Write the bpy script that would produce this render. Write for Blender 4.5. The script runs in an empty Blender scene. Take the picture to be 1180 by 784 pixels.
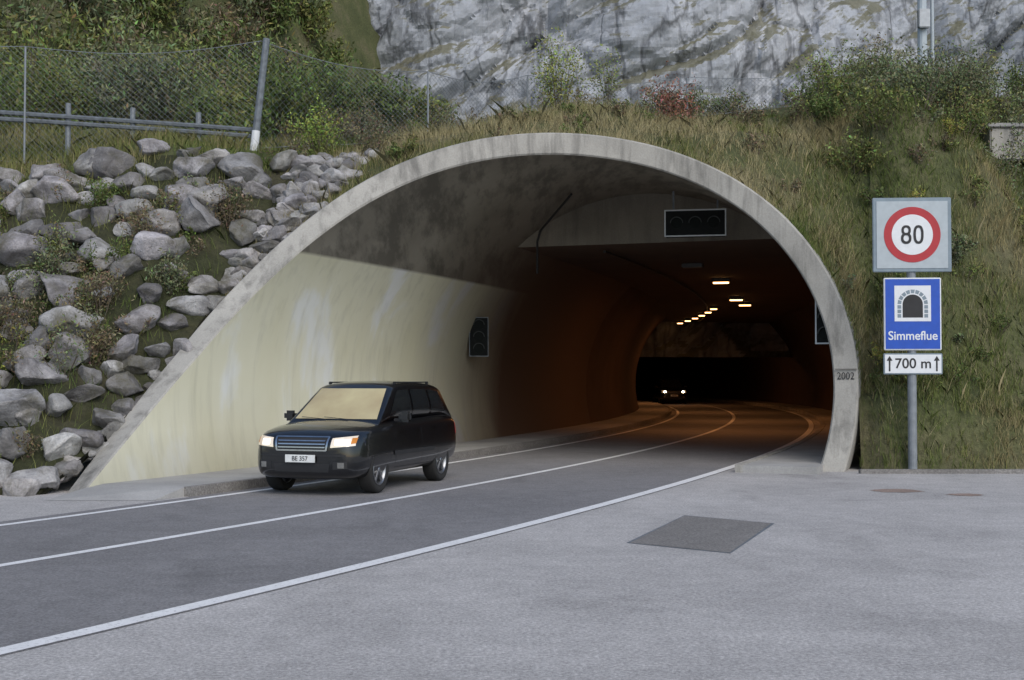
import bpy, bmesh, math, random
import numpy as np
from mathutils import Vector, Matrix, noise
from mathutils.bvhtree import BVHTree
random.seed(7); rng=np.random.default_rng(7)
scene=bpy.context.scene
col=scene.collection
# ------------------------------------------------------------------ helpers
def link(o,parent=None):
    col.objects.link(o)
    if parent: o.parent=parent
    return o
def mesh_obj(name,verts,faces,mats=None,parent=None,smooth=False,fm=None):
    me=bpy.data.meshes.new(name); me.from_pydata([tuple(v) for v in verts],[],faces)
    if mats:
        for m in (mats if isinstance(mats,(list,tuple)) else [mats]): me.materials.append(m)
    if fm: me.polygons.foreach_set('material_index',fm)
    if smooth: me.polygons.foreach_set('use_smooth',[True]*len(me.polygons))
    me.update()
    return link(bpy.data.objects.new(name,me),parent)
def empty(name,loc=(0,0,0),rz=0):
    o=bpy.data.objects.new(name,None); o.location=loc; o.rotation_euler=(0,0,rz); col.objects.link(o); return o
def box(name,c,size,mat,parent=None,bevel=0.0,rot=(0,0,0)):
    bm=bmesh.new(); bmesh.ops.create_cube(bm,size=1)
    for v in bm.verts: v.co=Vector((v.co.x*size[0],v.co.y*size[1],v.co.z*size[2]))
    if bevel: bmesh.ops.bevel(bm,geom=bm.edges[:],offset=bevel,segments=2,affect='EDGES')
    me=bpy.data.meshes.new(name); bm.to_mesh(me); bm.free(); me.materials.append(mat)
    o=link(bpy.data.objects.new(name,me),parent); o.location=c; o.rotation_euler=rot; return o
def tube(verts,faces,p,q,r0,r1,n=6):
    p=Vector(p);q=Vector(q);d=(q-p)
    if d.length<1e-6: return
    d.normalize(); a=d.orthogonal().normalized(); b=d.cross(a); i0=len(verts)
    for (c,r) in ((p,r0),(q,r1)):
        for k in range(n):
            t=2*math.pi*k/n; verts.append(c+a*r*math.cos(t)+b*r*math.sin(t))
    for k in range(n):
        k2=(k+1)%n; faces.append((i0+k,i0+k2,i0+n+k2,i0+n+k))
    faces.append(tuple(i0+n-1-k for k in range(n))); faces.append(tuple(i0+n+k for k in range(n)))
def lathe(name,prof,mat,parent,n=40,axis='Y',smooth=True):
    vs=[];fs=[]
    for k in range(n):
        t=2*math.pi*k/n
        for (r,y) in prof: vs.append((r*math.cos(t),y,r*math.sin(t)))
    m=len(prof)
    for k in range(n):
        k2=(k+1)%n
        for j in range(m-1): fs.append((k*m+j,k*m+j+1,k2*m+j+1,k2*m+j))
    return mesh_obj(name,vs,fs,mat,parent,smooth)
# ------------------------------------------------------------------ materials
def newmat(name):
    m=bpy.data.materials.new(name); m.use_nodes=True
    nt=m.node_tree; b=nt.nodes['Principled BSDF']; return m,nt,b
def N(nt,t,**kw):
    n=nt.nodes.new(t)
    for k,v in kw.items():
        if k in n.inputs: n.inputs[k].default_value=v
        else: setattr(n,k,v)
    return n
def ramp(nt,src,stops):
    r=nt.nodes.new('ShaderNodeValToRGB'); e=r.color_ramp.elements
    while len(e)<len(stops): e.new(.5)
    for i,(p,c) in enumerate(stops):
        e[i].position=p; e[i].color=(c[0],c[1],c[2],1) if not isinstance(c,(int,float)) else (c,c,c,1)
    nt.links.new(src,r.inputs[0]); return r.outputs[0]
def mix(nt,f,a,b,mode='MIX'):
    m=nt.nodes.new('ShaderNodeMix'); m.data_type='RGBA'; m.blend_type=mode
    for i,x in ((0,f),(6,a),(7,b)):
        if hasattr(x,'is_linked'): nt.links.new(x,m.inputs[i])
        elif isinstance(x,(int,float)): m.inputs[i].default_value=x
        else: m.inputs[i].default_value=(x[0],x[1],x[2],1)
    return m.outputs[2]
def pos(nt,scale=(1,1,1),rot=(0,0,0)):
    g=nt.nodes.new('ShaderNodeNewGeometry'); mp=nt.nodes.new('ShaderNodeMapping')
    mp.inputs['Scale'].default_value=scale; mp.inputs['Rotation'].default_value=rot
    nt.links.new(g.outputs['Position'],mp.inputs['Vector']); return mp.outputs[0]
def noi(nt,vec,scale,detail=5,rough=.55,dist=0):
    n=N(nt,'ShaderNodeTexNoise'); n.inputs['Scale'].default_value=scale; n.inputs['Detail'].default_value=detail
    n.inputs['Roughness'].default_value=rough; n.inputs['Distortion'].default_value=dist
    nt.links.new(vec,n.inputs['Vector']); return n.outputs['Fac']
def bump(nt,b,h,strength,dist=.02):
    n=nt.nodes.new('ShaderNodeBump'); n.inputs['Strength'].default_value=strength; n.inputs['Distance'].default_value=dist
    nt.links.new(h,n.inputs['Height']); nt.links.new(n.outputs[0],b.inputs['Normal'])
def simple(name,c,rough=.5,metal=0,coat=0,var=.12,emis=None,es=0,nscale=8,spec=.5):
    m,nt,b=newmat(name)
    v=noi(nt,pos(nt),nscale,4)
    c1=[x*(1-var) for x in c]; c2=[min(1,x*(1+var)) for x in c]
    nt.links.new(ramp(nt,v,[(.3,c1),(.7,c2)]),b.inputs['Base Color'])
    b.inputs['Roughness'].default_value=rough; b.inputs['Metallic'].default_value=metal; b.inputs['Specular IOR Level'].default_value=spec
    b.inputs['Coat Weight'].default_value=coat; b.inputs['Coat Roughness'].default_value=.04
    if emis: b.inputs['Emission Color'].default_value=(*emis,1); b.inputs['Emission Strength'].default_value=es
    return m
def asphalt(name,base,stain=.25,speck=.35):
    m,nt,b=newmat(name); p=pos(nt)
    big=noi(nt,p,.30,6,.65,.6); mid=noi(nt,p,4,5,.7); fine=noi(nt,p,30,4,.9); wet=noi(nt,pos(nt,(1,.45,1),(0,0,-.45)),.9,5,.6,.4)
    c=ramp(nt,big,[(.3,[x*(1-stain) for x in base]),(.7,[x*(1+stain*.6) for x in base])])
    c=mix(nt,.7,c,ramp(nt,mid,[(.35,.85),(.65,1.1)]),'MULTIPLY')
    c=mix(nt,.6,c,ramp(nt,wet,[(.30,.75),(.42,1.0),(.7,1.06)]),'MULTIPLY')
    c=mix(nt,min(1,speck*2.6),c,ramp(nt,fine,[(.28,.4),(.5,1.0),(.68,1.7)]),'MULTIPLY')
    nt.links.new(c,b.inputs['Base Color']); b.inputs['Roughness'].default_value=.85
    b.inputs['Specular IOR Level'].default_value=.3
    bump(nt,b,fine,.7,.012); return m
def concrete(name,base,streak=.5,dark=.45):
    m,nt,b=newmat(name)
    p=pos(nt); st=noi(nt,pos(nt,(2.2,2.2,.25)),1.6,6,.65,.3); big=noi(nt,p,.7,6,.6); f=noi(nt,p,35,5,.75)
    c=ramp(nt,big,[(.3,[x*.75 for x in base]),(.7,[x*1.12 for x in base])])
    c=mix(nt,streak,c,ramp(nt,st,[(.32,dark),(.52,1.0)]),'MULTIPLY')
    c=mix(nt,.6,c,ramp(nt,f,[(.3,.7),(.7,1.18)]),'MULTIPLY')
    nt.links.new(c,b.inputs['Base Color']); b.inputs['Roughness'].default_value=.85; bump(nt,b,f,.35,.01); return m
M_apron=asphalt('apron_asphalt',(.43,.415,.405),.2,.36)
M_road=asphalt('road_asphalt',(.215,.210,.213),.17,.3)
M_patch=asphalt('patch_asphalt',(.22,.21,.20),.2,.35)
M_rust=asphalt('rusty_patch',(.33,.25,.21),.3,.3)
M_conc=concrete('portal_concrete',(.40,.385,.35),.8,.40)
M_walk=concrete('walkway_concrete',(.38,.375,.365),.2,.7)
M_ceil=concrete('slab_concrete',(.20,.18,.15),.5,.5)
M_deep=concrete('dark_brown_wall',(.080,.046,.030),.4,.6)  # dark brown tone for the deep lining and ceiling slab
def paintmat():
    m,nt,b=newmat('tunnel_wall_paint')
    g=nt.nodes.new('ShaderNodeNewGeometry'); sx=nt.nodes.new('ShaderNodeSeparateXYZ'); nt.links.new(g.outputs['Position'],sx.inputs[0])
    p=pos(nt); n1=noi(nt,pos(nt,(1,1,.5)),.55,5,.55,.5); st=noi(nt,pos(nt,(2.5,2.5,.18)),1.5,6,.65); f=noi(nt,p,30,4,.7)
    yel=ramp(nt,n1,[(.36,(.62,.60,.44)),(.56,(.66,.645,.50)),(.63,(.70,.71,.66)),(.70,(.72,.73,.71))])
    yel=mix(nt,.35,yel,ramp(nt,st,[(.3,.6),(.5,1.0)]),'MULTIPLY')
    vb=noi(nt,pos(nt,(.4,.4,.4)),1,5,.6); cc=ramp(nt,vb,[(.3,(.16,.145,.115)),(.7,(.27,.25,.205))])
    st2=noi(nt,pos(nt,(1.6,.35,.5),(0,0,.4)),1.6,6,.7)
    cc=mix(nt,.75,cc,ramp(nt,st2,[(.40,.35),(.55,1.0)]),'MULTIPLY')
    mr=N(nt,'ShaderNodeMapRange'); mr.inputs['From Min'].default_value=4.12; mr.inputs['From Max'].default_value=4.18
    nt.links.new(sx.outputs[2],mr.inputs['Value'])
    c=mix(nt,mr.outputs[0],yel,cc)
    mr2=N(nt,'ShaderNodeMapRange'); mr2.inputs['From Min'].default_value=.15; mr2.inputs['From Max'].default_value=.9
    mr2.inputs['To Min'].default_value=.75; mr2.inputs['To Max'].default_value=1.0
    nt.links.new(sx.outputs[2],mr2.inputs['Value']); c=mix(nt,1,c,mr2.outputs[0],'MULTIPLY')
    # wall colour blends to dark brown with the distance into the tube
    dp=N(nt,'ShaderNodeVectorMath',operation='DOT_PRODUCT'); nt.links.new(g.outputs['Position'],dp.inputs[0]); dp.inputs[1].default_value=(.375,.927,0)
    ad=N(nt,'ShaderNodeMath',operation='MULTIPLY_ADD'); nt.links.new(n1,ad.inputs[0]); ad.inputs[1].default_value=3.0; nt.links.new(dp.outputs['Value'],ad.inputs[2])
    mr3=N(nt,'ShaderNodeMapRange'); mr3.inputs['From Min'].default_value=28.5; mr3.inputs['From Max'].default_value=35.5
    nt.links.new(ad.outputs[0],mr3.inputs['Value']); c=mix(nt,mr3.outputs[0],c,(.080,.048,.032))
    nt.links.new(c,b.inputs['Base Color']); b.inputs['Roughness'].default_value=.7; bump(nt,b,f,.2,.008); return m
M_paint=paintmat()
def groundmat(name,k=1.0):
    m,nt,b=newmat(name); p=pos(nt)
    a=noi(nt,p,.5,6,.6); f=noi(nt,p,9,6,.7)
    c=ramp(nt,a,[(.3,(.055*k,.07*k,.022*k)),(.5,(.10*k,.11*k,.042*k)),(.7,(.17*k,.15*k,.085*k))])
    c=mix(nt,.8,c,ramp(nt,f,[(.3,.45),(.7,1.35)]),'MULTIPLY')
    nt.links.new(c,b.inputs['Base Color']); b.inputs['Roughness'].default_value=.95; bump(nt,b,f,.8,.12); return m
M_hill=groundmat('hill_soil_grass'); M_soil=groundmat('darkened_gap_soil',.42)  # second one is a darker copy, to darken the gaps between boulders
def rockmat(name,c1,c2,sc=1.0):
    m,nt,b=newmat(name)
    oi=nt.nodes.new('ShaderNodeAttribute'); oi.attribute_name='Col'
    p=pos(nt); a=noi(nt,p,1.8*sc,7,.65,.6); f=noi(nt,p,22*sc,5,.7); ms=noi(nt,p,1.3,6,.7)
    c=ramp(nt,a,[(.32,c1),(.62,c2)])
    c=mix(nt,.6,c,ramp(nt,f,[(.3,.6),(.68,1.25)]),'MULTIPLY')
    c=mix(nt,1,c,oi.outputs['Color'],'MULTIPLY')
    c=mix(nt,ramp(nt,ms,[(.50,0),(.66,.8)]),c,(.10,.092,.058))
    nt.links.new(c,b.inputs['Base Color']); b.inputs['Roughness'].default_value=.9; bump(nt,b,mix(nt,.5,a,f),.9,.07); return m
M_boulder=rockmat('boulder_limestone',(.15,.145,.145),(.47,.465,.47))
def cliffmat():
    m,nt,b=newmat('cliff_limestone')
    g=nt.nodes.new('ShaderNodeNewGeometry'); sx=nt.nodes.new('ShaderNodeSeparateXYZ'); nt.links.new(g.outputs['Normal'],sx.inputs[0])
    a=noi(nt,pos(nt,(1,.6,.6),(0,.5,0)),.13,7,.6,.3); f=noi(nt,pos(nt),1.4,8,.74); st=noi(nt,pos(nt,(1,.5,.10),(0,.12,0)),.8,7,.7)
    c=ramp(nt,a,[(.34,(.30,.32,.355)),(.5,(.37,.39,.425)),(.64,(.45,.465,.50))])
    c=mix(nt,.45,c,ramp(nt,st,[(.34,.5),(.5,1.0),(.7,1.1)]),'MULTIPLY')
    c=mix(nt,.5,c,ramp(nt,f,[(.34,.6),(.5,.97),(.65,1.12)]),'MULTIPLY')
    hs=[]
    for (scl,rot,sc,wd,am) in (((1,.5,.30),(0,.55,0),.22,.010,.7),((.8,.5,.45),(0,-.30,0),.30,.010,.5),((1,.6,.5),(0,1.0,0),.7,.008,.35)):
        n=noi(nt,pos(nt,scl,rot),sc,5,.5,.1)
        cr=ramp(nt,n,[(.5-wd*2.2,1.0),(.5-wd*.3,.25),(.5+wd*.3,.25),(.5+wd*2.2,1.0)])
        c=mix(nt,am,c,cr,'MULTIPLY'); hs.append(cr)
    v=noi(nt,pos(nt),.14,8,.75)
    ad=N(nt,'ShaderNodeMath',operation='MULTIPLY_ADD'); nt.links.new(sx.outputs[2],ad.inputs[0]); ad.inputs[1].default_value=.30; nt.links.new(v,ad.inputs[2])
    c=mix(nt,ramp(nt,ad.outputs[0],[(.64,0),(.71,.8)]),c,mix(nt,f,(.06,.065,.03),(.18,.16,.08)))
    nt.links.new(c,b.inputs['Base Color']); b.inputs['Roughness'].default_value=.95
    bump(nt,b,mix(nt,.5,f,mix(nt,1,hs[0],hs[1],'MULTIPLY')),.35,.5); return m
M_cliff=cliffmat()
def leafmat(name):
    m,nt,b=newmat(name); a=nt.nodes.new('ShaderNodeAttribute'); a.attribute_name='Col'
    nt.links.new(a.outputs['Color'],b.inputs['Base Color']); b.inputs['Roughness'].default_value=.8; b.inputs['Specular IOR Level'].default_value=.2
    return m
M_leaf=leafmat('leaves'); M_grass=leafmat('grass_blades')
M_bark=simple('bark',(.11,.09,.065),.9,var=.4)
M_steel=simple('galvanised_steel',(.30,.32,.34),.5,.6,var=.15)
M_postd=simple('weathered_post',(.16,.18,.20),.7,.2,var=.3)
M_white=simple('sign_white',(.70,.72,.74),.5,var=.05)
M_red=simple('sign_red',(.40,.02,.03),.45,var=.08)
M_blue=simple('sign_blue',(.010,.075,.44),.4,var=.08)
M_black=simple('black_paint',(.015,.015,.017),.55,var=.2)
M_frame=simple('sign_frame',(.20,.25,.29),.5,.3,var=.1)
M_signbg=simple('sign_panel_grey',(.40,.45,.48),.5,var=.06)
M_pole=simple('sign_pole',(.22,.24,.26),.6,.2,var=.15)
M_rim=simple('signal_rim',(.50,.52,.53),.6,var=.1)
M_lens=simple('dark_lens',(.004,.006,.005),.5,0,0,spec=.1)
M_sigback=simple('signal_back',(.014,.015,.015),.8,0,0,spec=.1)
def linemat():
    m,nt,b=newmat('road_paint'); p=pos(nt); f=noi(nt,p,28,5,.75); g=noi(nt,p,2.5,4)
    c=mix(nt,ramp(nt,f,[(.34,0),(.46,1)]),(.42,.42,.42),(.80,.80,.80)); c=mix(nt,.5,c,ramp(nt,g,[(.3,.8),(.7,1.05)]),'MULTIPLY')
    nt.links.new(c,b.inputs['Base Color']); b.inputs['Roughness'].default_value=.7; return m
M_line=linemat()
# ------------------------------------------------------------------ road axis geometry
R=170.; H0=math.radians(24.); P0=Vector((-2.3,18.0))
C=P0-Vector((math.cos(H0),-math.sin(H0)))*R
def ax(s,v,z=0.,straight=False):
    s1=min(s,12.) if straight else s
    th=H0-s1/R; vd=Vector((math.cos(th),-math.sin(th))); p=C+vd*(R+v)
    if straight and s>12: p=p+Vector((math.sin(th),math.cos(th)))*(s-12.)
    return Vector((p.x,p.y,z))
def head(s): return H0-s/R
def sv(x,y):
    th=H0-12./R; vd=Vector((math.cos(th),-math.sin(th))); u=Vector((math.sin(th),math.cos(th)))
    o=C+vd*R; d=Vector((x,y))-o
    if d.dot(u)>0: return 12+d.dot(u), d.dot(vd)
    w=Vector((x,y))-C; a=math.atan2(-w.y,w.x); return (H0-a)*R, w.length-R
RI=4.87; RO=5.32; ZC=1.45; VS=1.05; RR=RO*VS
def wv(c): return c*(VS if c>0 else 1.0)
TA=[197.3,180,162,144,126,108,90,72,54,36,18,0,-17.3][::-1]
TS=[0,2.3,4.1,5.5,6.6,7.8,9.1,10.1,10.5,10.5,10.4,10.0,9.45][::-1]
def s0(a):
    return float(np.interp(a,TA,TS))
def s0s(a):
    return sum(s0(a+d) for d in (-9,-5,0,5,9))/5 if -8<a<188 else s0(a)
# ------------------------------------------------------------------ tunnel
tun=empty('road_tunnel')
NA=90; A=[197.3+(-17.3-197.3)*i/NA for i in range(NA+1)]
SD=[15+2.5*i for i in range(1,45)]
vs=[];fs=[];fm=[]
for i,a in enumerate(A):
    ar=math.radians(a); sa=s0s(a); v=RI*wv(math.cos(ar)); z=ZC+RI*math.sin(ar)
    for k in range(13): vs.append(ax(sa+(15-sa)*k/12,v,z))
    for s in SD: vs.append(ax(s,v,z))
W=13+len(SD)
for i in range(NA):
    for k in range(W-1):
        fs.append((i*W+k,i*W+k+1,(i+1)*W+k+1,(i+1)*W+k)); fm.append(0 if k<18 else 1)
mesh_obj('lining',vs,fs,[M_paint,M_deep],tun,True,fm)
vs=[];fs=[]
for a in A:
    ar=math.radians(a); sa=s0s(a)
    for (r,ds) in ((RI,0.0),(RI+.03,-.035),(RO-.03,-.035),(RO,0.0),(RO,.8)):
        vs.append(ax(sa+ds,r*wv(math.cos(ar)),ZC+r*math.sin(ar)))
for i in range(NA):
    for k in range(4): fs.append((i*5+k,(i+1)*5+k,(i+1)*5+k+1,i*5+k+1))
ring=mesh_obj('portal_ring',vs,fs,M_conc,tun,False)
zc=5.1; vz=math.sqrt(RI**2-(zc-ZC)**2)
top=[]
aa=math.degrees(math.asin((zc-ZC)/RI))
for k in range(25):
    a=math.radians(180-aa+(2*aa-180)*k/24); top.append((RI*wv(math.cos(a)),ZC+RI*math.sin(a)))
vs=[ax(15,p[0],p[1]) for p in top]+[ax(15,p[0],zc) for p in top]
fs=[(k,k+1,26+k,25+k) for k in range(24)]
mesh_obj('head_wall',vs,fs,M_ceil,tun)
vs=[];fs=[]
SS=[15]+SD
for s in SS: vs+= [ax(s,-vz,zc),ax(s,vz*VS,zc)]
fs=[(2*k,2*k+1,2*k+3,2*k+2) for k in range(len(SS)-1)]
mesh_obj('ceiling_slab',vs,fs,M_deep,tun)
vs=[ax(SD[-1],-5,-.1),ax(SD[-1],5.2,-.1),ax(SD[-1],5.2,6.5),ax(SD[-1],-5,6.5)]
mesh_obj('tunnel_end_cap',vs,[(0,1,2,3)],M_deep,tun)  # unseen cap, added to close the tube and keep the inside dark
def strip(name,v0,v1,z,sl,mat,parent=None,kerb=0,straight=False):
    vs=[];fs=[]
    for s in sl:
        for (v,zz) in ((v0,z-kerb) ,(v0,z),(v1,z),(v1,z-kerb)) if kerb else ((v0,z),(v1,z)): vs.append(ax(s,v,zz))
    m=4 if kerb else 2
    for k in range(len(sl)-1):
        for j in range(m-1): fs.append((k*m+j,k*m+j+1,(k+1)*m+j+1,(k+1)*m+j))
    if kerb: fs.append((0,1,2,3))
    return mesh_obj(name,vs,fs,mat,parent)
sl=[.5+k*1.5 for k in range(80)]
wk=empty('tunnel_walkway')
strip('walkway',-4.75,-3.12,.14,sl,M_walk,wk,.14)
vs=[ax(-.9,-4.55,.004),ax(.5,-4.75,.14),ax(.5,-3.12,.14),ax(-.2,-3.12,.004),ax(.5,-3.12,.0)]
mesh_obj('ramp',vs,[(0,1,2,3),(3,2,4)],M_walk,wk)
strip('kerb_stone',-3.12,-2.98,.15,sl,M_patch,wk,.15)
wk2=empty('tunnel_walkway')
sl2=[8.6+k*1.5 for k in range(75)]
strip('walkway',3.60,4.98,.14,sl2,M_walk,wk2,.14)
strip('kerb_stone',3.45,3.60,.15,sl2,M_conc,wk2,.15)
# ------------------------------------------------------------------ ground, road, markings
g=600
mesh_obj('ground',[(-g,-g,0),(g,-g,0),(g,g,0),(-g,g,0)],[(0,1,2,3)],M_apron)
rl=[-70+2*k for k in range(98)]
strip('road',-2.98,3.22,.004,rl,M_road)
mk=empty('road_markings')
strip('edge_line',3.02,3.2,.008,rl,M_line,mk)
strip('centre_line',-.07,.07,.008,rl,M_line,mk)
strip('edge_line_inner',-2.72,-2.58,.008,rl,M_line,mk)
mesh_obj('asphalt_patch',[(1.28,14.2,.004),(2.23,13.4,.004),(3.2,16.1,.004),(2.25,17.0,.004)],[(0,1,2,3)],M_patch)
mesh_obj('patch_joint',[(1.24,14.2,.002),(2.23,13.35,.002),(3.24,16.1,.002),(2.25,17.05,.002)],[(0,1,2,3)],M_postd)
def blob(name,cx,cy,rx,ry,mat):
    vs=[(cx+rx*math.cos(t/12*math.pi)*(1+.5*noise.noise((t*.7,cx,0))),cy+ry*math.sin(t/12*math.pi)*(1+.5*noise.noise((t*.8,cy,2))),.004) for t in range(24)]
    mesh_obj(name,vs,[tuple(range(24))],mat)
blob('rust_stain',6.1,20.7,.40,.30,M_rust); blob('rust_stain',6.95,20.0,.26,.22,M_rust)
# ------------------------------------------------------------------ hillside terrain
def sm(x): x=max(0,min(1,x)); return x*x*(3-2*x)
def F(v):
    if v<-RO: return (2.0+.407*v)/.914-.1
    if v>RR: return (6.5+.407*v)/.914+.5*sm(1-(v-RR)/.6)
    c=v/RO if v<0 else v/RR
    return s0s(math.degrees(math.acos(max(-1,min(1,c)))))+.1
def zring(v):
    c=v/RO if v<0 else v/RR
    return ZC+RO*math.sqrt(max(0,1-c*c))-.07
def leftf(v,s):
    t=s-((2.0+.407*v)/.914-.1)
    h=6.15*max(0,t)/7.6 if t<7.6 else 6.15+.24*min(t-7.6,9)
    zr=float(np.interp(s,[-.2,0,2.45,4.2,5.6,6.7,8.0],[-.05,0,1.35,3.0,4.45,5.6,9.]))
    h=min(h,max(0,zr+.9*max(0,-v-RO)))
    if t>13: h+=.62*(t-13)*sm((-v-25)/11)
    return h
def over(v,t):
    zf=zring(v)
    P=6.75+.26*min(t,9); k=2.6+1.9*sm((v-2)/3.5)
    return zf+(P-zf)*sm(t/k) if P>zf else zf
def hill(v,s):
    t=s-F(v)
    if v<-RO: h=leftf(v,s); amp=sm(t/2)*sm((-v-RO)/1.5)
    elif v<=RR:
        w=sm((v+RO)/4.0); zf=zring(v)
        h=max(zf,(1-w)*leftf(v,s)+w*over(v,t)); h=zf+(h-zf)*sm(t/.8); amp=sm(t/3)*sm((v+RO)/1.5)
    else:
        e=v-RR; h1=.88*t if t<10 else 8.8+.1*min(t-10,10)
        P=6.75+.26*min(t,9); h0=min(P,1.4*min(1,t/.3)+(P-1.4)*sm(t/4.5))
        w=sm(e/5.5); h=h0*(1-w)+h1*w; amp=sm(t/3)
    h+=amp*(.34*noise.fractal((v*.45,s*.45,1.3),1,2,4)+.7*sm(t/4)*noise.noise((v*.22,s*.22,3)))
    return h
def TP(v,t):
    s=t+F(v); p=ax(s,v,0,True); p.z=hill(v,s); return p
def hz(x,y):
    s,v=sv(x,y); 
    return hill(v,max(s,F(v)))
VC=[-150,-120,-95,-75,-60,-50]+[-44+1.0*k for k in range(20)]+[-24+.5*k for k in range(36)]+[-6,-5.6,-5.4,-5.33]
VC+=[wv(-math.cos(math.pi*k/44))*RO for k in range(45)]
VC+=[5.62,5.8,6.1,6.5,7,7.5,8,8.5,9,9.5,10,10.5,11]+[11.5+.6*k for k in range(30)]+[31,34,38,44,52,62,75,90,110,140]
TC=[0,.12]+[.25*k for k in range(1,50)]+[12.5+.8*k for k in range(25)]+[33,36,40,45,50,56,62,70,80,92]
vs=[];fs=[];fm=[]
for v in VC:
    for t in TC:
        p=TP(v,t)
        if t==0 and (v<-RO or v>RR): p.z=-.05
        vs.append(p)
W=len(TC)
for i in range(len(VC)-1):
    for k in range(W-1):
        fs.append((i*W+k,(i+1)*W+k,(i+1)*W+k+1,i*W+k+1)); fm.append(1 if (-17<VC[i]<-4.6 and TC[k]<7.4) else 0)
mesh_obj('hillside',vs,fs,[M_hill,M_soil],None,True,fm)
box('bank_edging',(16.5,24.42,.03),(20,.14,.10),M_patch,None,.01)
# ------------------------------------------------------------------ cliff
XS=list(np.arange(-70,-34,.8))+list(np.arange(-34,36,.2))+list(np.arange(36,76,.8))
ZS=list(np.arange(3,34,.2))+list(np.arange(34,50,.8))
vs=[];fs=[]
for z in ZS:
    for x in XS:
        wx=x+2.2*noise.noise((x*.12,z*.12,5)); 
        u=wx*.80+z*.62; w=-wx*.62+z*.80
        q=Vector((u*.085,w*.20,.7)); d,_=noise.voronoi(q); e1=min(1,(d[1]-d[0])*5)
        q2=Vector((u*.22,w*.40,4.)); d2,_=noise.voronoi(q2); e2=min(1,(d2[1]-d2[0])*6)
        y=79+.25*(z-5)-.9*e1-.25*e2+1.6*d[0]+.8*d2[0]-4*noise.noise((x*.045,z*.03,0))+.7*noise.fractal((u*.18,w*.3,2),.9,2,6)+.05*abs(x-10)
        vs.append((x,y,z))
n1=len(XS)
for j in range(len(ZS)-1):
    for i in range(n1-1):
        k=j*n1+i; fs.append((k,k+1,k+n1+1,k+n1))
mesh_obj('rock_cliff',vs,fs,M_cliff,None,False)
# ------------------------------------------------------------------ boulders
def raw_mesh(name,V,nper,Fc,mat,colr=None,smooth=False,parent=None):
    me=bpy.data.meshes.new(name); me.vertices.add(len(V)); me.vertices.foreach_set('co',V.astype(np.float32).ravel())
    m=len(Fc); me.loops.add(m*nper); me.loops.foreach_set('vertex_index',Fc.astype(np.int32).ravel())
    me.polygons.add(m); me.polygons.foreach_set('loop_start',np.arange(0,m*nper,nper,dtype=np.int32))
    me.polygons.foreach_set('loop_total',np.full(m,nper,dtype=np.int32))
    if colr is not None:
        at=me.color_attributes.new('Col','FLOAT_COLOR','POINT'); c=np.ones((len(V),4),dtype=np.float32); c[:,:3]=colr
        at.data.foreach_set('color',c.ravel())
    me.materials.append(mat); me.update(calc_edges=True); me.validate()
    if smooth: me.polygons.foreach_set('use_smooth',np.ones(m,dtype=bool))
    return link(bpy.data.objects.new(name,me),parent)
bm=bmesh.new(); bmesh.ops.create_icosphere(bm,subdivisions=4,radius=1)
bv=np.array([v.co[:] for v in bm.verts]); bf=np.array([[v.index for v in f.verts] for f in bm.faces]); bm.free()
variants=[]
for k in range(16):
    P=bv.copy()
    for j in range(12):
        n=rng.normal(size=3); n/=np.linalg.norm(n); d=rng.uniform(.45,.78)
        e=P@n; over_=np.maximum(e-d,0); P=P-over_[:,None]*n[None,:]
    nz=np.array([noise.fractal(Vector(p)*1.8+Vector((k*7,0,0)),1,2,5) for p in bv]); P=P*(1+.12*nz)[:,None]
    variants.append(P)
BV=[];BF=[];BC=[];off=0
def put(p,r,flat=.72):
    global off
    P=variants[rng.integers(16)]*np.array([1.15,.95,flat])*r*rng.uniform(.85,1.2,3)
    a=rng.uniform(0,6.28); ca,sa=math.cos(a),math.sin(a); tl=rng.normal()*.4
    Rz=np.array([[ca,-sa,0],[sa,ca,0],[0,0,1]]); Rx=np.array([[1,0,0],[0,math.cos(tl),-math.sin(tl)],[0,math.sin(tl),math.cos(tl)]])
    P=P@Rx.T@Rz.T+np.array(p); BV.append(P); BF.append(bf+off); off+=len(P)
    g=rng.uniform(.45,1.25); BC.append(np.tile([g,g*rng.uniform(.96,1.0),g*rng.uniform(.93,1.0)],(len(P),1)))
v=-5.55; row=0
while v>-15.5:
    t=.05+(row%2)*.22
    while t<7.7:
        r=rng.choice([.28,.36,.46,.60],p=[.27,.34,.26,.13])
        if row==0: r=min(r,.36)
        vv=v+rng.uniform(-.2,.2); tt=t+rng.uniform(-.12,.12)
        vv=min(vv,-RO-.5*r)
        p=TP(vv,max(.05,tt)); p.z+=.08*r; put(p,r); t+=.42+.5*(r-.3)
    v-=.62; row+=1
for k in range(14):
    v=-5.30+k*.08
    for t in (.4,.9,1.4,1.9,2.5,3.1,3.7):
        if t+F(v)>8.8: continue
        if k%2 and t<.5: continue
        r=rng.uniform(.2,.33); p=TP(v+rng.uniform(-.05,.02),t+rng.uniform(-.05,.15)); put(p,r)
for k in range(12):
    s=.3+k*.24; p=ax(s,-5.5,max(.05,float(np.interp(s,[0,2.45,4.2],[0,1.35,3.0])))); put(p,rng.uniform(.2,.28))
for k in range(60):
    vv=rng.uniform(-14,-5.8); p=TP(vv,rng.uniform(-.3,.5)); p.z=.1; put(p,rng.uniform(.1,.24))
raw_mesh('boulder_slope',np.vstack(BV),3,np.vstack(BF),M_boulder,np.vstack(BC),True)
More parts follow.
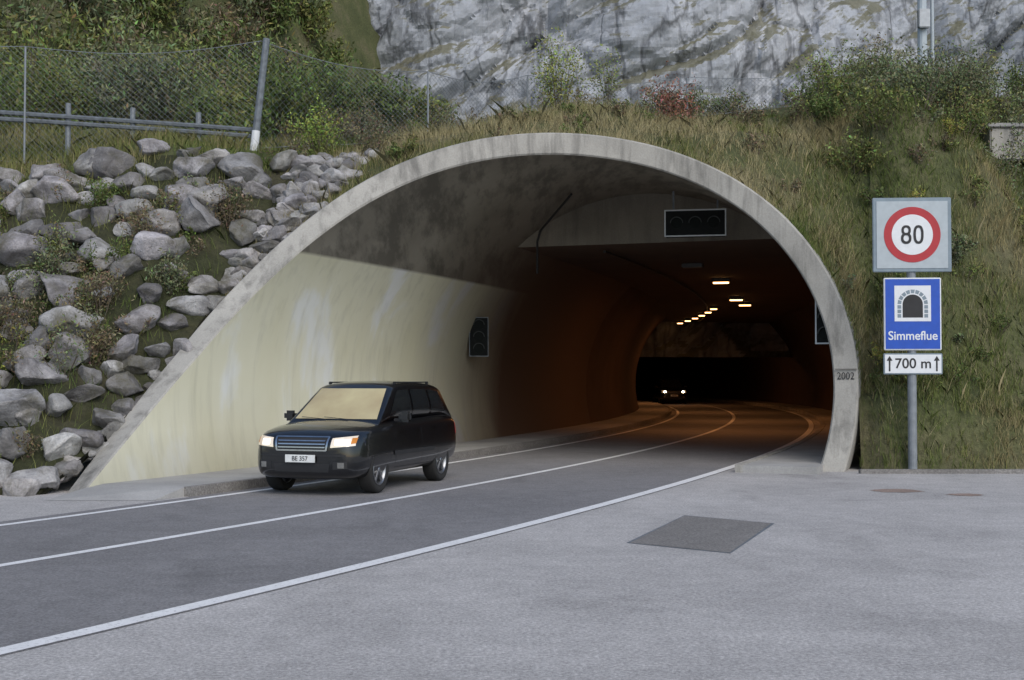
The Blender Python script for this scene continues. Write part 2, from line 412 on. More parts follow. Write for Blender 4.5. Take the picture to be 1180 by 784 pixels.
# ------------------------------------------------------------------ vegetation
def leaves(name,P,L,Wd,colr,mat=M_leaf,parent=None,up=0.0):
    n=len(P); a=rng.normal(size=(n,3)); a[:,2]+=up; a/=np.linalg.norm(a,axis=1)[:,None]
    b=np.cross(a,rng.normal(size=(n,3))); b/=np.linalg.norm(b,axis=1)[:,None]
    l=(L*rng.uniform(.6,1.3,n))[:,None]; w=(Wd*rng.uniform(.6,1.3,n))[:,None]
    V=np.stack([P-a*l,P-b*w,P+a*l,P+b*w],1).reshape(-1,3)
    Fc=np.arange(4*n).reshape(n,4); return raw_mesh(name,V,4,Fc,mat,np.repeat(colr,4,0),False,parent)
def shrub_data(base,h,spread,nst,nl,c,sv_,jit=.16):
    tv=[];tf=[];LP=[];LC=[]
    for k in range(nst):
        an=rng.uniform(0,2*math.pi); rr=spread*math.sqrt(rng.uniform(0,1)); hh=h*rng.uniform(.6,1.05)*(1-.35*(rr/max(spread,.01))**2)
        p0=Vector(base)+Vector((math.cos(an),math.sin(an),0))*rr*.2
        p1=Vector(base)+Vector((math.cos(an)*rr,math.sin(an)*rr,hh)); pm=(p0+p1)/2+Vector((rng.normal()*.06,rng.normal()*.06,.08*h))
        w=.006+.005*h
        tube(tv,tf,p0,pm,w,w*.6,5); tube(tv,tf,pm,p1,w*.6,w*.2,4)
        t=rng.uniform(.08,1,nl)**.8
        q=np.where(t[:,None]<.5,np.array(p0)+(np.array(pm)-np.array(p0))*(t[:,None]*2),np.array(pm)+(np.array(p1)-np.array(pm))*(t[:,None]*2-1))
        cl=rng.normal(size=(max(3,nl//14),3))*jit*h*.75*np.array([1,1,.9]); ci=rng.integers(0,len(cl),nl)
        q=q+cl[ci]+rng.normal(size=(nl,3))*jit*h*.32*np.array([1,1,.8])
        LP.append(q); cs=(rng.uniform(.55,1.45,len(cl)))[ci]*rng.uniform(.8,1.25,nl)
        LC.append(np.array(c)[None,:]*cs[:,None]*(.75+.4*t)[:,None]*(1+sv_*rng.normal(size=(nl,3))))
    return tv,tf,np.vstack(LP),np.clip(np.vstack(LC),.004,1)
def shrub(name,x,y,h,spread,nst,nl,c,L=.05,Wd=.02,jit=.16,z=None,up=.3,sv_=.12):
    b=(x,y,(hz(x,y) if z is None else z)-.05); tv,tf,LP,LC=shrub_data(b,h,spread,nst,nl,c,sv_,jit)
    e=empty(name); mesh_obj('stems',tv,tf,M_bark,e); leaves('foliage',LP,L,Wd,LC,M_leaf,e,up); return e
def thicket(name,items,L,Wd,up=.5):
    TV=[];TF=[];LPs=[];LCs=[]
    for (x,y,h,sp,nst,nl,c) in items:
        b=(x,y,hz(x,y)-.1); tv,tf,LP,LC=shrub_data(b,h,sp,nst,nl,c,.12,.13)
        o=len(TV); TV+=tv; TF+=[tuple(i+o for i in f) for f in tf]; LPs.append(LP); LCs.append(LC)
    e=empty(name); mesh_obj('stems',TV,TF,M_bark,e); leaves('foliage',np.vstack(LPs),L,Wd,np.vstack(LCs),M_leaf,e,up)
G1=(.10,.13,.04);G2=(.15,.17,.055);G3=(.07,.09,.03);Y1=(.25,.24,.06);BR=(.16,.135,.08);GR=(.15,.17,.09)
items=[]
for k in range(100):
    y=rng.uniform(30.5,50); ratio=rng.uniform(-.46,-.08); x=ratio*y
    if y>38 and ratio>-.15: continue
    if y<36 and ratio>-.19: continue
    h=rng.uniform(2.0,3.8) if y>34 else rng.uniform(1.2,2.4)
    if ratio>-.18: h*=.6
    items.append((x,y,h,h*.5,9,190,[G1,G2,GR,G2,G1][rng.integers(5)]))
for (x,y,h) in [(-5.2,33,2.2),(-4.6,34.5,2.4),(-3.4,35,1.9),(-6.3,34,2.8),(-7.2,37,3.4),(-5.8,38,3.0),(-2.2,36,1.5)]:
    items.append((x,y,h,h*.5,10,210,[G1,G2,GR][rng.integers(3)]))
thicket('willow_thicket',items,.09,.026,.8)
items=[]
for k in range(210):
    y=rng.uniform(44,76); ratio=rng.uniform(-.47,-.10); x=ratio*y
    h=rng.uniform(2.5,5.0)
    s_,v_=sv(x,y)
    if v_>-21: continue
    if v_>-27: h*=.8
    items.append((x,y,h,h*.6,8,120,[G1,G2,GR,G2,BR][rng.integers(5)]))
for k in range(110):      # wooded rim of the hillside against the rock
    y=rng.uniform(46,80); ratio=rng.uniform(-.25,-.125); x=ratio*y; s_,v_=sv(x,y)
    if v_>-18: continue
    h=rng.uniform(2.2,4.2); items.append((x,y,h,h*.6,8,120,[G1,G2,GR,G2,BR][rng.integers(5)]))
thicket('hillside_woodland',items,.17,.055,.8)
items=[]
for k in range(80):
    x=rng.uniform(8.3,20); y=rng.uniform(29.5,40); h=rng.uniform(.8,2.0)
    if y<31: h*=.6
    items.append((x,y,h,h*.6,8,150,[G1,GR,GR,G2,BR][rng.integers(5)]))
for (v_,t_,h) in [(5.2,2.8,1.0),(5.8,3.6,1.3),(6.6,4.2,1.5),(7.4,5.0,1.6),(8.4,5.6,1.5),(9.5,6.2,1.6),(6.2,6.0,1.2),(4.6,4.2,.9),(10.6,6.6,1.6),(11.8,7.2,1.5),(12.8,6.0,1.2),(9.0,3.4,.9),(7.2,2.4,.7),(11.0,4.2,.9)]:
    p=TP(v_,t_); items.append((p.x,p.y,h,h*.7,11,170,[G1,GR,G2][rng.integers(3)]))
thicket('shrub_bank',items,.045,.018,.6)
items=[]
for k in range(190):
    v_=rng.uniform(5.0,17); t_=rng.uniform(.5,8.5)
    if t_>4.5 and rng.uniform()<.25: continue
    p=TP(v_,t_); h=rng.uniform(.25,.6)+(.35 if t_>4 else 0)*rng.uniform()
    items.append((p.x,p.y-.1,h,h*.9,7,60,[G1,GR,BR,G2,G1,Y1,G2][rng.integers(7)]))
thicket('slope_herbs',items,.034,.014,.5)
items=[]
for k in range(110):
    x=rng.uniform(-7,9.5); y=rng.uniform(32.0,40); h=rng.uniform(.4,1.2)
    items.append((x,y,h,h*.6,7,80,[G2,BR,GR,BR,G1][rng.integers(5)]))
for k in range(24):
    v_=rng.uniform(-3.5,4.5); p=TP(v_,rng.uniform(1,5)); h=rng.uniform(.25,.55); items.append((p.x,p.y,h,h*.8,6,60,[G2,BR,GR,BR,G1][rng.integers(5)]))
thicket('low_scrub',items,.04,.015,.6)
shrub('autumn_bush',4.1,33.0,1.6,.6,10,170,(.26,.12,.09),.04,.018)
shrub('young_birch_tree',1.2,33.0,2.4,.6,10,220,(.25,.28,.08),.04,.018,.12)
shrub('green_bush',7.7,33.0,2.1,.6,10,220,(.16,.20,.06),.04,.018,.12)
shrub('green_bush',2.6,34.5,1.5,.5,7,110,(.18,.20,.07),.04,.018)
shrub('green_bush',-4.2,28.6,1.4,.6,9,150,(.20,.25,.06),.04,.016)
shrub('brown_bush',-2.9,27.8,.9,.7,10,120,(.15,.13,.08),.035,.014)
shrub('brown_bush',-4.6,26.9,.6,.6,9,110,(.15,.13,.08),.035,.014)
shrub('willow_bush',10.6,31.5,2.3,1.5,24,300,(.13,.145,.075),.045,.016,.12)
shrub('willow_bush',9.0,31.0,1.8,1.1,16,260,(.14,.16,.075),.045,.016,.12)
shrub('willow_bush',13.2,31.5,2.0,1.2,16,260,(.22,.22,.06),.045,.016,.12)
items=[]
for (vv,tt,h,c) in [(-8.1,2.6,1.35,Y1),(-8.7,2.2,1.1,G2),(-7.6,2.2,.9,Y1),(-9.6,3.8,1.3,GR),(-10.2,3.2,1.1,BR),(-8.9,.5,1.1,G1),(-7.6,.3,.5,G1),(-9.8,1.1,.9,G2),
     (-7.0,4.3,.9,BR),(-6.6,3.4,.7,BR),(-8.2,5.0,.9,GR),(-9.9,5.5,1.1,G2),(-11,4.5,1.2,BR),(-7.1,5.6,.8,BR),(-6.3,5.0,.6,GR),(-6.0,6.4,.8,BR),(-8.5,6.7,.7,G1),(-10.6,6.4,1.0,BR),(-7.2,1.2,.5,G1),(-9.2,3.2,1.1,BR),(-8.0,3.7,.8,BR),(-10.8,2.1,1.2,G2)]:
    p=TP(vv,tt); items.append((p.x+.1,p.y-.45,h+.25,h*.5,10,125,c))
for k in range(135):
    p=TP(rng.uniform(-13,-5.8),rng.uniform(.3,7)); h=rng.uniform(.4,1.0); items.append((p.x,p.y-.3,h,h*.6,6,60,[BR,G1,G2,BR,GR][rng.integers(5)]))
thicket('slope_weeds',items,.036,.013,.5)
def grass(name,n,vr,tr,hr,cols,wd=.010,dens=.6,tp=1.0):
    P=[];Hh=[];Cc=[]
    cols=np.array(cols)
    for k in range(n):
        v=rng.uniform(*vr); t=tr[0]+(tr[1]-tr[0])*rng.uniform()**tp; c=noise.noise((v*.55,t*.55,5.)); c2=noise.noise((v*2.3,t*2.3,8.))
        if c2<-.12 and rng.uniform()<dens: continue
        p=TP(v,t)
        P.append(p[:]); Hh.append(rng.uniform(*hr)*(1+.6*c2)*(1+.35*c)); i=int(np.clip((c+.5)*len(cols)+rng.normal()*.8,0,len(cols)-1)); Cc.append(cols[i]*rng.uniform(.65,1.35))
    P=np.array(P);n=len(P);Hh=np.array(Hh)[:,None];Cc=np.array(Cc)
    a=rng.uniform(0,2*math.pi,n); d=np.stack([np.cos(a),np.sin(a),0*a],1)*wd*rng.uniform(.6,1.4,n)[:,None]
    ln=rng.normal(size=(n,3))*.24; ln[:,2]=1; mid=P+ln*Hh*.55; ln2=ln*np.array([1.7,1.7,1]); tip=P+ln2*Hh
    V=np.stack([P-d,P+d,mid+d*.6,tip,mid-d*.6],1).reshape(-1,3)
    return raw_mesh(name,V,5,np.arange(5*n).reshape(n,5),M_grass,np.repeat(Cc,5,0))
GC=[(.09,.13,.03),(.125,.155,.045),(.17,.18,.06),(.28,.24,.12),(.38,.33,.19)]
grass('grass',95000,(4.2,17),(0,10.5),(.10,.28),[GC[0],GC[1],GC[1],GC[2],GC[3]],.006,.5,1.25)
grass('grass',50000,(-5.2,6.5),(.03,8),(.08,.24),[GC[1],GC[2],GC[3],GC[4],GC[3]],.005)
grass('grass',14000,(-4.8,8.5),(.05,7),(.25,.45),[GC[2],GC[3],GC[4],GC[4],GC[3]],.003,.8)
grass('grass',36000,(-17,-4.4),(7.2,14),(.10,.34),[GC[0],GC[1],GC[2],GC[3],GC[2]],.006)
grass('grass',9000,(-15,-5.5),(.3,7.2),(.15,.35),[GC[0],GC[1],GC[2],GC[1],GC[2]],.005,.9)
# ------------------------------------------------------------------ fences and rail
fn=empty('wire_mesh_fence')
FP=[(-15.5,27.2,2.7),(-10.5,27.9,2.6),(-5.55,28.6,2.45),(-2.0,30.8,1.7),(.4,33.2,1.3),(4.6,34.0,1.1),(10.,35.5,1.0)]
vs=[];fs=[];pv=[];pf=[]
for (x,y,h) in FP:
    z=hz(x,y)
    if abs(x+5.55)>.1: tube(pv,pf,(x,y,z-.2),(x,y,z+h),.024,.024,8)
for i in range(len(FP)-1):
    x0,y0,h0=FP[i];x1,y1,h1=FP[i+1]; A0=Vector((x0,y0,hz(x0,y0)));B0=Vector((x1,y1,hz(x1,y1))); Lh=(B0-A0).length
    def pt(a,b):
        p=A0.lerp(B0,a); sag=.22*math.sin(math.pi*a); hh=h0+(h1-h0)*a-sag; return p+Vector((0,0,hh*b))
    for b in (0.03,1.0):
        for k in range(8): tube(vs,fs,pt(k/8,b),pt((k+1)/8,b),.009,.009,4)
    sp=.13; n=int(Lh/sp); hm=(h0+h1)/2; da=hm/Lh
    for k in range(-int(hm/sp),n+1):
        for sgn in (1,-1):
            a0=k*sp/Lh; a1=a0+da
            if sgn<0: a0,a1=a1,a0
            def clipb(a_): return (a_-a0)/(a1-a0)
            b0=clipb(0.);b1=clipb(1.)
            lo=max(0.,min(b0,b1));hi=min(1.,max(b0,b1))
            if hi-lo>.02: tube(vs,fs,pt(a0+(a1-a0)*lo,lo),pt(a0+(a1-a0)*hi,hi),.0032,.0032,3)
mesh_obj('mesh_wires',vs,fs,M_postd,fn); mesh_obj('posts',pv,pf,M_pole,fn)
x,y=-5.55,28.6; z=hz(x,y); vs=[];fs=[]
tube(vs,fs,(x-.18,y,z-.3),(x+.12,y,z+2.5),.085,.075,10); mesh_obj('leaning_post',vs,fs,M_postd,fn)
vs=[];fs=[]; tube(vs,fs,(x-.16,y,z-.1),(x-.10,y,z+.45),.093,.092,10); mesh_obj('post_sleeve',vs,fs,M_white,fn)
gr=empty('guard_rail'); GP=[(-13.5,27.6),(-11.4,28.0),(-9.7,28.3),(-8.35,28.5),(-6.95,28.7),(-5.7,28.9)]
vs=[];fs=[];hv=[];hf=[]
za=sum(hz(*q) for q in GP)/len(GP); zr_=[za+.25-.06*i for i in range(6)]
for (x,y),z in zip(GP,zr_):
    tube(vs,fs,(x,y,min(z,hz(x,y))-.2),(x,y,z+.95),.06,.06,8)
for i in range(len(GP)-1):
    a=Vector((*GP[i],zr_[i]));b=Vector((*GP[i+1],zr_[i+1]))
    for hh in (.50,.64): tube(hv,hf,a+Vector((0,-.08,hh)),b+Vector((0,-.08,hh)),.05,.05,6)
mesh_obj('rail_posts',vs,fs,M_pole,gr); mesh_obj('rails',hv,hf,M_postd,gr)
for (x,y,h,r,nm) in ((10.95,34.5,2.9,.13,'utility_pole'),(11.35,34.9,4.4,.05,'antenna_mast')):
    z=hz(x,y); e=empty(nm); vs=[];fs=[]; tube(vs,fs,(x,y,z-.3),(x,y,z+h),r,r*.9,12); mesh_obj('shaft',vs,fs,M_signbg,e,False)
    if r>.1:
        box('cap',(x,y,z+h+.12),(.34,.34,.26),M_steel,e,.02); box('junction_box',(x-.02,y-.2,z+h*.7),(.3,.18,.5),M_steel,e,.02)
    else:
        box('crossarm',(x,y,z+h*.9),(.5,.06,.06),M_steel,e,.01)
e=empty('concrete_cabinet'); z=hz(12.2,31.9); box('body',(12.2,31.9,z+.25),(1.1,.7,.8),M_conc,e,.03); box('lid',(12.2,31.9,z+.70),(1.25,.85,.10),M_walk,e,.02)
# ------------------------------------------------------------------ signs
def text(s,size,mat,parent,loc,rot=(math.pi/2,0,0),sx=1,ext=.003,off=0.0):
    c=bpy.data.curves.new('lettering','FONT'); c.body=s; c.size=size; c.align_x='CENTER'; c.align_y='CENTER'; c.extrude=ext; c.offset=off
    o=bpy.data.objects.new('lettering',c); link(o,parent); o.location=loc; o.rotation_euler=rot; o.scale=(sx,1,1); c.materials.append(mat); return o
def disc(name,r,mat,parent,loc,th=.006,r0=0):
    n=64
    vs=[(r*math.cos(2*math.pi*k/n),0,r*math.sin(2*math.pi*k/n)) for k in range(n)]+[(r*math.cos(2*math.pi*k/n),th,r*math.sin(2*math.pi*k/n)) for k in range(n)]
    fs=[tuple(range(n))]+[(k,k+n,(k+1)%n+n,(k+1)%n) for k in range(n)]
    o=mesh_obj(name,vs,fs,mat,parent); o.location=loc; return o
def annulus(name,rx,rz,w,mat,parent,loc,ex=2.5):
    n=48;vs=[];fs=[]
    def pw(c): return math.copysign(abs(c)**(2/ex),c)
    for (a,b) in ((rx,rz),(rx-w,rz-w)):
        for k in range(n):
            t=2*math.pi*k/n; vs.append((a*pw(math.cos(t)),0,b*pw(math.sin(t))))
    fs=[(k,(k+1)%n,(k+1)%n+n,k+n) for k in range(n)]
    o=mesh_obj(name,vs,fs,mat,parent); o.location=loc; return o
SX,SY=7.62,24.75
sg=empty('speed_limit_sign',(SX,SY,0),math.radians(-4))
def zpx(y): return 1.8+(435-y)/1500*SY
zc1=(zpx(228)+zpx(313))/2
box('panel_frame',(0,0,zc1),(1.47,.06,1.42),M_frame,sg,.012)
box('panel',(0,-.034,zc1),(1.33,.012,1.28),M_signbg,sg)
disc('red_ring',.53,M_red,sg,(0,-.046,zc1)); disc('white_face',.385,M_white,sg,(0,-.050,zc1))
annulus('digit_eight_top',.088,.097,.046,M_black,sg,(-.115,-.056,zc1+.083),2.3)
annulus('digit_eight_bottom',.098,.107,.048,M_black,sg,(-.115,-.058,zc1-.070),2.3)
annulus('digit_zero',.096,.178,.048,M_black,sg,(.115,-.056,zc1+.001),2.5)
vs=[];fs=[]; tube(vs,fs,(0,.08,-.1),(0,.08,zc1+.4),.085,.085,16); mesh_obj('pole',vs,fs,M_pole,sg,False)
for z in (zc1+.4,zc1-.4): box('bracket',(0,.035,z),(.5,.03,.06),M_steel,sg)
ts=empty('tunnel_sign',(SX,SY,0),math.radians(-4)); zc2=(zpx(320)+zpx(404))/2
box('panel',(0,0,zc2),(1.07,.05,1.38),M_white,ts,.012); box('blue_face',(0,-.026,zc2),(1.02,.008,1.33),M_blue,ts)
box('white_square',(0,-.031,zc2+.2),(.68,.006,.68),M_white,ts)
vs=[(-.19,0,-.27),(.19,0,-.27)]+[(.19*math.cos(math.pi*k/16),0,-.02+.19*math.sin(math.pi*k/16)) for k in range(17)]
o=mesh_obj('tunnel_mouth',vs,[(0,1)+tuple(range(2,19))],M_black,ts); o.location=(0,-.036,zc2+.2)
vs=[];fs=[]
def vblock(a0,a1):
    i=len(vs)
    for r,a in ((.215,a0),(.285,a0),(.285,a1),(.215,a1)): vs.append((r*math.cos(a),0,-.02+r*math.sin(a)))
    fs.append((i,i+1,i+2,i+3))
for k in range(9): vblock(math.pi*(k+.10)/9,math.pi*(k+.9)/9)
for sgx in (-1,1):
    for k in range(3):
        i=len(vs); z0=-.27+k*.085; vs+= [(sgx*.215,0,z0),(sgx*.285,0,z0),(sgx*.285,0,z0+.068),(sgx*.215,0,z0+.068)]; fs.append((i,i+1,i+2,i+3))
o=mesh_obj('masonry_symbol',vs,fs,M_frame,ts); o.location=(0,-.036,zc2+.2)
text('Simmeflue',.235,M_white,ts,(0,-.032,zc2-.42),off=.003,sx=.95)
ds=empty('distance_plate',(SX,SY,0),math.radians(-4)); zc3=(zpx(408)+zpx(431))/2
box('plate_rim',(0,0,zc3),(1.10,.05,.40),M_frame,ds,.01); box('plate',(0,-.026,zc3),(1.05,.008,.35),M_white,ds)
text('700 m',.27,M_black,ds,(0,-.032,zc3),off=.003)
for sgx in (-1,1):
    box('arrow_shaft',(sgx*.44,-.033,zc3-.02),(.03,.004,.24),M_black,ds)
    o=mesh_obj('arrow_head',[(-.055,0,0),(.055,0,0),(0,0,.09)],[(0,1,2)],M_black,ds); o.location=(sgx*.44,-.036,zc3+.06)
o=text('2002',.20,M_black,tun,ax(s0s(4)-.06,5.09*VS,1.82),(math.pi/2,0,-head(10)),sx=.85)
for zz in (1.68,1.96):
    p=ax(s0s(4)-.03,5.095*VS,zz); box('groove',p,(.42,.03,.012),M_black,tun,0,(0,0,-head(10)))
# ------------------------------------------------------------------ tunnel signals
M_trim_s=simple('visor_grey',(.06,.065,.065),.7,spec=.1)
def signal(name,p,rz,w,h,horizontal,rimm,t=.03):
    e=empty(name,p,rz)
    box('housing',(0,0,0),(w,.22,h),M_sigback,e,.03)
    for (c,s_) in (((0,-.115,h/2-t/2),(w,.03,t)),((0,-.115,-h/2+t/2),(w,.03,t)),((w/2-t/2,-.115,0),(t,.028,h-2*t)),((-w/2+t/2,-.115,0),(t,.028,h-2*t))): box('rim',c,s_,rimm,e)
    for k in (-1,0,1):
        d=k*(w if horizontal else h)*.3; disc('lens',.12,M_lens,e,((d,-.118,0) if horizontal else (0,-.118,d)))
        vs=[];fs=[]
        for j in range(13):
            a=math.pi*j/12
            vs+= [(.13*math.cos(a),0,.13*math.sin(a)),(.13*math.cos(a),-.05,.13*math.sin(a)),(.15*math.cos(a),-.05,.15*math.sin(a))]
        for j in range(12):
            fs+=[(3*j,3*j+1,3*j+4,3*j+3),(3*j+1,3*j+2,3*j+5,3*j+4)]
        o=mesh_obj('visor',vs,fs,M_trim_s,e); o.location=((d,-.115,0) if horizontal else (0,-.115,d))
    return e
p=ax(13.2,1.7,5.32); sg1=signal('lane_signal',p,-head(13)*.6,1.40,.62,True,M_rim)
for dx in (-.5,.5): box('hanger',(dx,0,.5),(.04,.04,.5),M_postd,sg1)
signal('traffic_signal',ax(15.5,-4.45,2.85),-head(16)+.35,.50,1.02,False,M_postd,.02)
signal('traffic_signal',ax(11.0,4.86,3.0),-head(11)-.1,.40,1.05,False,M_rim)
cd=empty('cable_conduit'); vs=[];fs=[]
q=[ax(14.7,-2.6,4.4),ax(14.7,-2.6,5.2),ax(14.5,-2.45,5.45),ax(13,-1.2,6.1)]
for a,b in zip(q[:-1],q[1:]): tube(vs,fs,a,b,.03,.03,6)
for s in range(16,70,2): tube(vs,fs,ax(s,-1.2,zc-.08),ax(s+2,-1.2,zc-.08),.04,.04,6)
mesh_obj('conduit',vs,fs,M_black,cd)
# ------------------------------------------------------------------ lamps in tunnel
M_lamp=simple('sodium_lamp',(.9,.5,.2),.4,emis=(1,.50,.18),es=8)
M_lampd=simple('lamp_housing',(.10,.10,.10),.5)
def lamp(s,v,on=1,power=30,w=.5):
    p=ax(s,v,zc-.12); e=empty('tunnel_lamp',p,-head(s))
    box('housing',(0,0,.05),(w+.1,.3,.12),M_lampd,e,.02)
    if on: box('tube',(0,0,-.03),(w,.2,.04),M_lamp,e)
    if power:
        l=bpy.data.lights.new('lamp_light','AREA'); l.shape='RECTANGLE'; l.size=w; l.size_y=.25; l.energy=power; l.color=(1,.38,.12)
        o=link(bpy.data.objects.new('lamp_light',l),e); o.location=(0,0,-.07)
lamp(27,.3,1,75); lamp(37,.2,1,75); lamp(41,.5,1,0); lamp(21,.2,0,0)
for k in range(11): lamp(44+3.2*k,-.9-.26*k,1,70 if k in (2,7) else 0,.30)
# ------------------------------------------------------------------ cars
M_car=simple('black_car_paint',(.006,.0065,.008),.28,.2,1.0,var=.05)
M_trim=simple('black_trim',(.02,.02,.022),.6)
M_tyre=simple('tyre_rubber',(.018,.018,.018),.9)
M_chrome=simple('chrome',(.55,.56,.58),.22,1.0)
M_alloy=simple('alloy',(.30,.31,.33),.35,.9)
M_ws=simple('windscreen_gold_reflection',(.90,.68,.36),.22,.5,.6,var=.22,nscale=1.2)  # gold reflection painted into the glass colour
M_gl=simple('tinted_glass',(.015,.018,.02),.05,0,1.0)
M_plate=simple('licence_plate',(.75,.76,.75),.5)
M_head=simple('headlamp_glass',(.75,.72,.65),.12,.3,1.0,emis=(1,.70,.38),es=.35)
M_fog=simple('fog_lamp_glass',(.25,.25,.24),.15,.4,1.0)
M_hot=simple('headlamp_bulb',(1,.9,.7),.2,emis=(1,.85,.6),es=2.2)
M_hotfar=simple('headlamp_beam',(1,.9,.7),.2,emis=(1,.80,.55),es=50)
M_amber=simple('indicator_lens',(.6,.22,.03),.3)
def loft(name,st,mat,parent,sub=2):
    vs=[];fs=[]
    for (x,w,zb,zt,cr) in st:
        half=[(0,zb),(w*.80,zb),(w*.97,zb+.07),(w*1.0,zb+(zt-zb)*.40),(w*.985,zb+(zt-zb)*.66),(w*.955,zt-.09),(w*.87,zt-.01),(w*.5,zt+cr*.8),(0,zt+cr)]
        ringp=half+[(-y,z) for (y,z) in half[-2:0:-1]]
        vs+=[(x,y,z) for (y,z) in ringp]
    m=16
    for k in range(len(st)-1):
        for j in range(m): fs.append((k*m+j,(k+1)*m+j,(k+1)*m+(j+1)%m,k*m+(j+1)%m))
    fs.append(tuple(range(m))); fs.append(tuple((len(st)-1)*m+j for j in range(m-1,-1,-1)))
    o=mesh_obj(name,vs,fs,mat,parent,True)
    md=o.modifiers.new('sub','SUBSURF'); md.levels=sub; md.render_levels=sub; return o
def build_car(name,p,rz,far=False):
    e=empty(name,p,rz); off=Vector((-2.28,0,0))
    body=loft('body',[(0.00,.56,.38,.76,0),(.03,.73,.30,.86,.0),(.14,.85,.24,.935,.02),(.40,.92,.23,1.00,.04),(.85,.94,.23,1.05,.05),(1.25,.945,.24,1.085,.04),(1.9,.95,.25,1.10,.02),(2.8,.95,.25,1.12,.02),(3.6,.95,.25,1.14,.02),(4.2,.93,.28,1.15,.02),(4.45,.90,.34,1.12,0),(4.55,.82,.40,1.06,0),(4.57,.7,.5,1.0,0)],M_car,e)
    cut=bpy.data.meshes.new('cut'); bm=bmesh.new()
    for xw in (.90,3.62):
        for sy in (-1,1):
            mt=Matrix.Translation((xw,sy*.86,.37))@Matrix.Rotation(math.pi/2,4,'X')
            bmesh.ops.create_cone(bm,cap_ends=True,segments=40,radius1=.425,radius2=.425,depth=.5,matrix=mt)
    bm.to_mesh(cut); bm.free(); co=bpy.data.objects.new('cut',cut); col.objects.link(co)
    cut.materials.append(M_trim)
    bo=body.modifiers.new('arches','BOOLEAN'); bo.object=co; bo.operation='DIFFERENCE'; bo.solver='EXACT'
    bpy.context.view_layer.update(); dg=bpy.context.evaluated_depsgraph_get()
    be=body.evaluated_get(dg); nm=bpy.data.meshes.new_from_object(be); body.modifiers.clear(); body.data=nm
    if len(nm.materials)<2: nm.materials.append(M_trim)
    for pl in nm.polygons: pl.use_smooth=True
    bpy.data.objects.remove(co)
    try: nm.set_sharp_from_angle(angle=math.radians(45))
    except Exception: pass
    bm=bmesh.new(); bm.from_mesh(nm); bvh=BVHTree.FromBMesh(bm); bm.free()
    st=[(1.10,.80,1.04,.80,1.045),(1.98,.79,1.04,.645,1.675),(2.45,.80,1.05,.655,1.72),(3.3,.80,1.05,.655,1.725),(4.0,.79,1.05,.645,1.69),(4.22,.785,1.05,.63,1.62),(4.50,.77,1.05,.76,1.10)]
    vs=[];fs=[]
    for (x,wb,zb,wt,zt) in st:
        hh=zt-zb; half=[(0,zb),(wb,zb),(wb+(wt-wb)*.5+.012,zb+hh*.5),(wt+.01,zb+hh*.90),(wt*.90,zb+hh*.985),(wt*.5,zt+.012),(0,zt+.016)]
        if x in (1.10,4.50): half=[(0,zb),(wb,zb),(wb,zb+hh*.5),(wb,zb+hh*.9),(wb*.9,zt),(wb*.5,zt),(0,zt)]
        rp=half+[(-y,z) for (y,z) in half[-2:0:-1]]; vs+=[(x,y,z) for y,z in rp]
    m=12
    for k in range(len(st)-1):
        for j in range(m): fs.append((k*m+j,(k+1)*m+j,(k+1)*m+(j+1)%m,k*m+(j+1)%m))
    gh=mesh_obj('cabin',vs,fs,M_car,e,True); md=gh.modifiers.new('b','SUBSURF'); md.levels=2; md.render_levels=2
    me=gh.data; cr=me.attributes.new('crease_edge','FLOAT','EDGE')
    for ed in me.edges:
        a,b=ed.vertices; ka,kb=a//m,b//m; ja,jb=a%m,b%m
        val=0.
        if ka!=kb and ja==jb and ja in (3,9): val=.45
        if ka==kb and ka in (1,5): val=.5
        if ka==kb and ka in (0,6): val=.9
        cr.data[ed.index].value=val
    bpy.context.view_layer.update(); dg=bpy.context.evaluated_depsgraph_get()
    nm=bpy.data.meshes.new_from_object(gh.evaluated_get(dg)); gh.modifiers.clear(); gh.data=nm
    for pl in nm.polygons: pl.use_smooth=True
    bm=bmesh.new(); bm.from_mesh(nm); bvg=BVHTree.FromBMesh(bm); bm.free()
    def decal(nm_,bv_,quad,mode,mat,off_=.006,n=10,m_=6):
        V=[];Fc=[]
        for i in range(n+1):
            for j in range(m_+1):
                a=i/n;b=j/m_
                u=(1-a)*(1-b)*quad[0][0]+a*(1-b)*quad[1][0]+a*b*quad[2][0]+(1-a)*b*quad[3][0]
                w=(1-a)*(1-b)*quad[0][1]+a*(1-b)*quad[1][1]+a*b*quad[2][1]+(1-a)*b*quad[3][1]
                if mode=='F': o_=Vector((-2,u,w)); d_=Vector((1,0,0))
                elif mode=='B': o_=Vector((8,u,w)); d_=Vector((-1,0,0))
                elif mode=='L': o_=Vector((u,-3,w)); d_=Vector((0,1,0))
                else: o_=Vector((u,3,w)); d_=Vector((0,-1,0))
                h,nn,_,_=bv_.ray_cast(o_,d_)
                if h is None: h=o_+d_*2.3; nn=-d_
                V.append(h-d_*off_)
        for i in range(n):
            for j in range(m_):
                k=i*(m_+1)+j; Fc.append((k,k+1,k+m_+2,k+m_+1))
        return mesh_obj(nm_,V,Fc,mat,e,True)
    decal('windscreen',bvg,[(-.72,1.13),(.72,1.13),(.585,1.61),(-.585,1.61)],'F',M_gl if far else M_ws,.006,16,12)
    decal('rear_window',bvg,[(-.62,1.18),(.62,1.18),(.55,1.53),(-.55,1.53)],'B',M_gl)
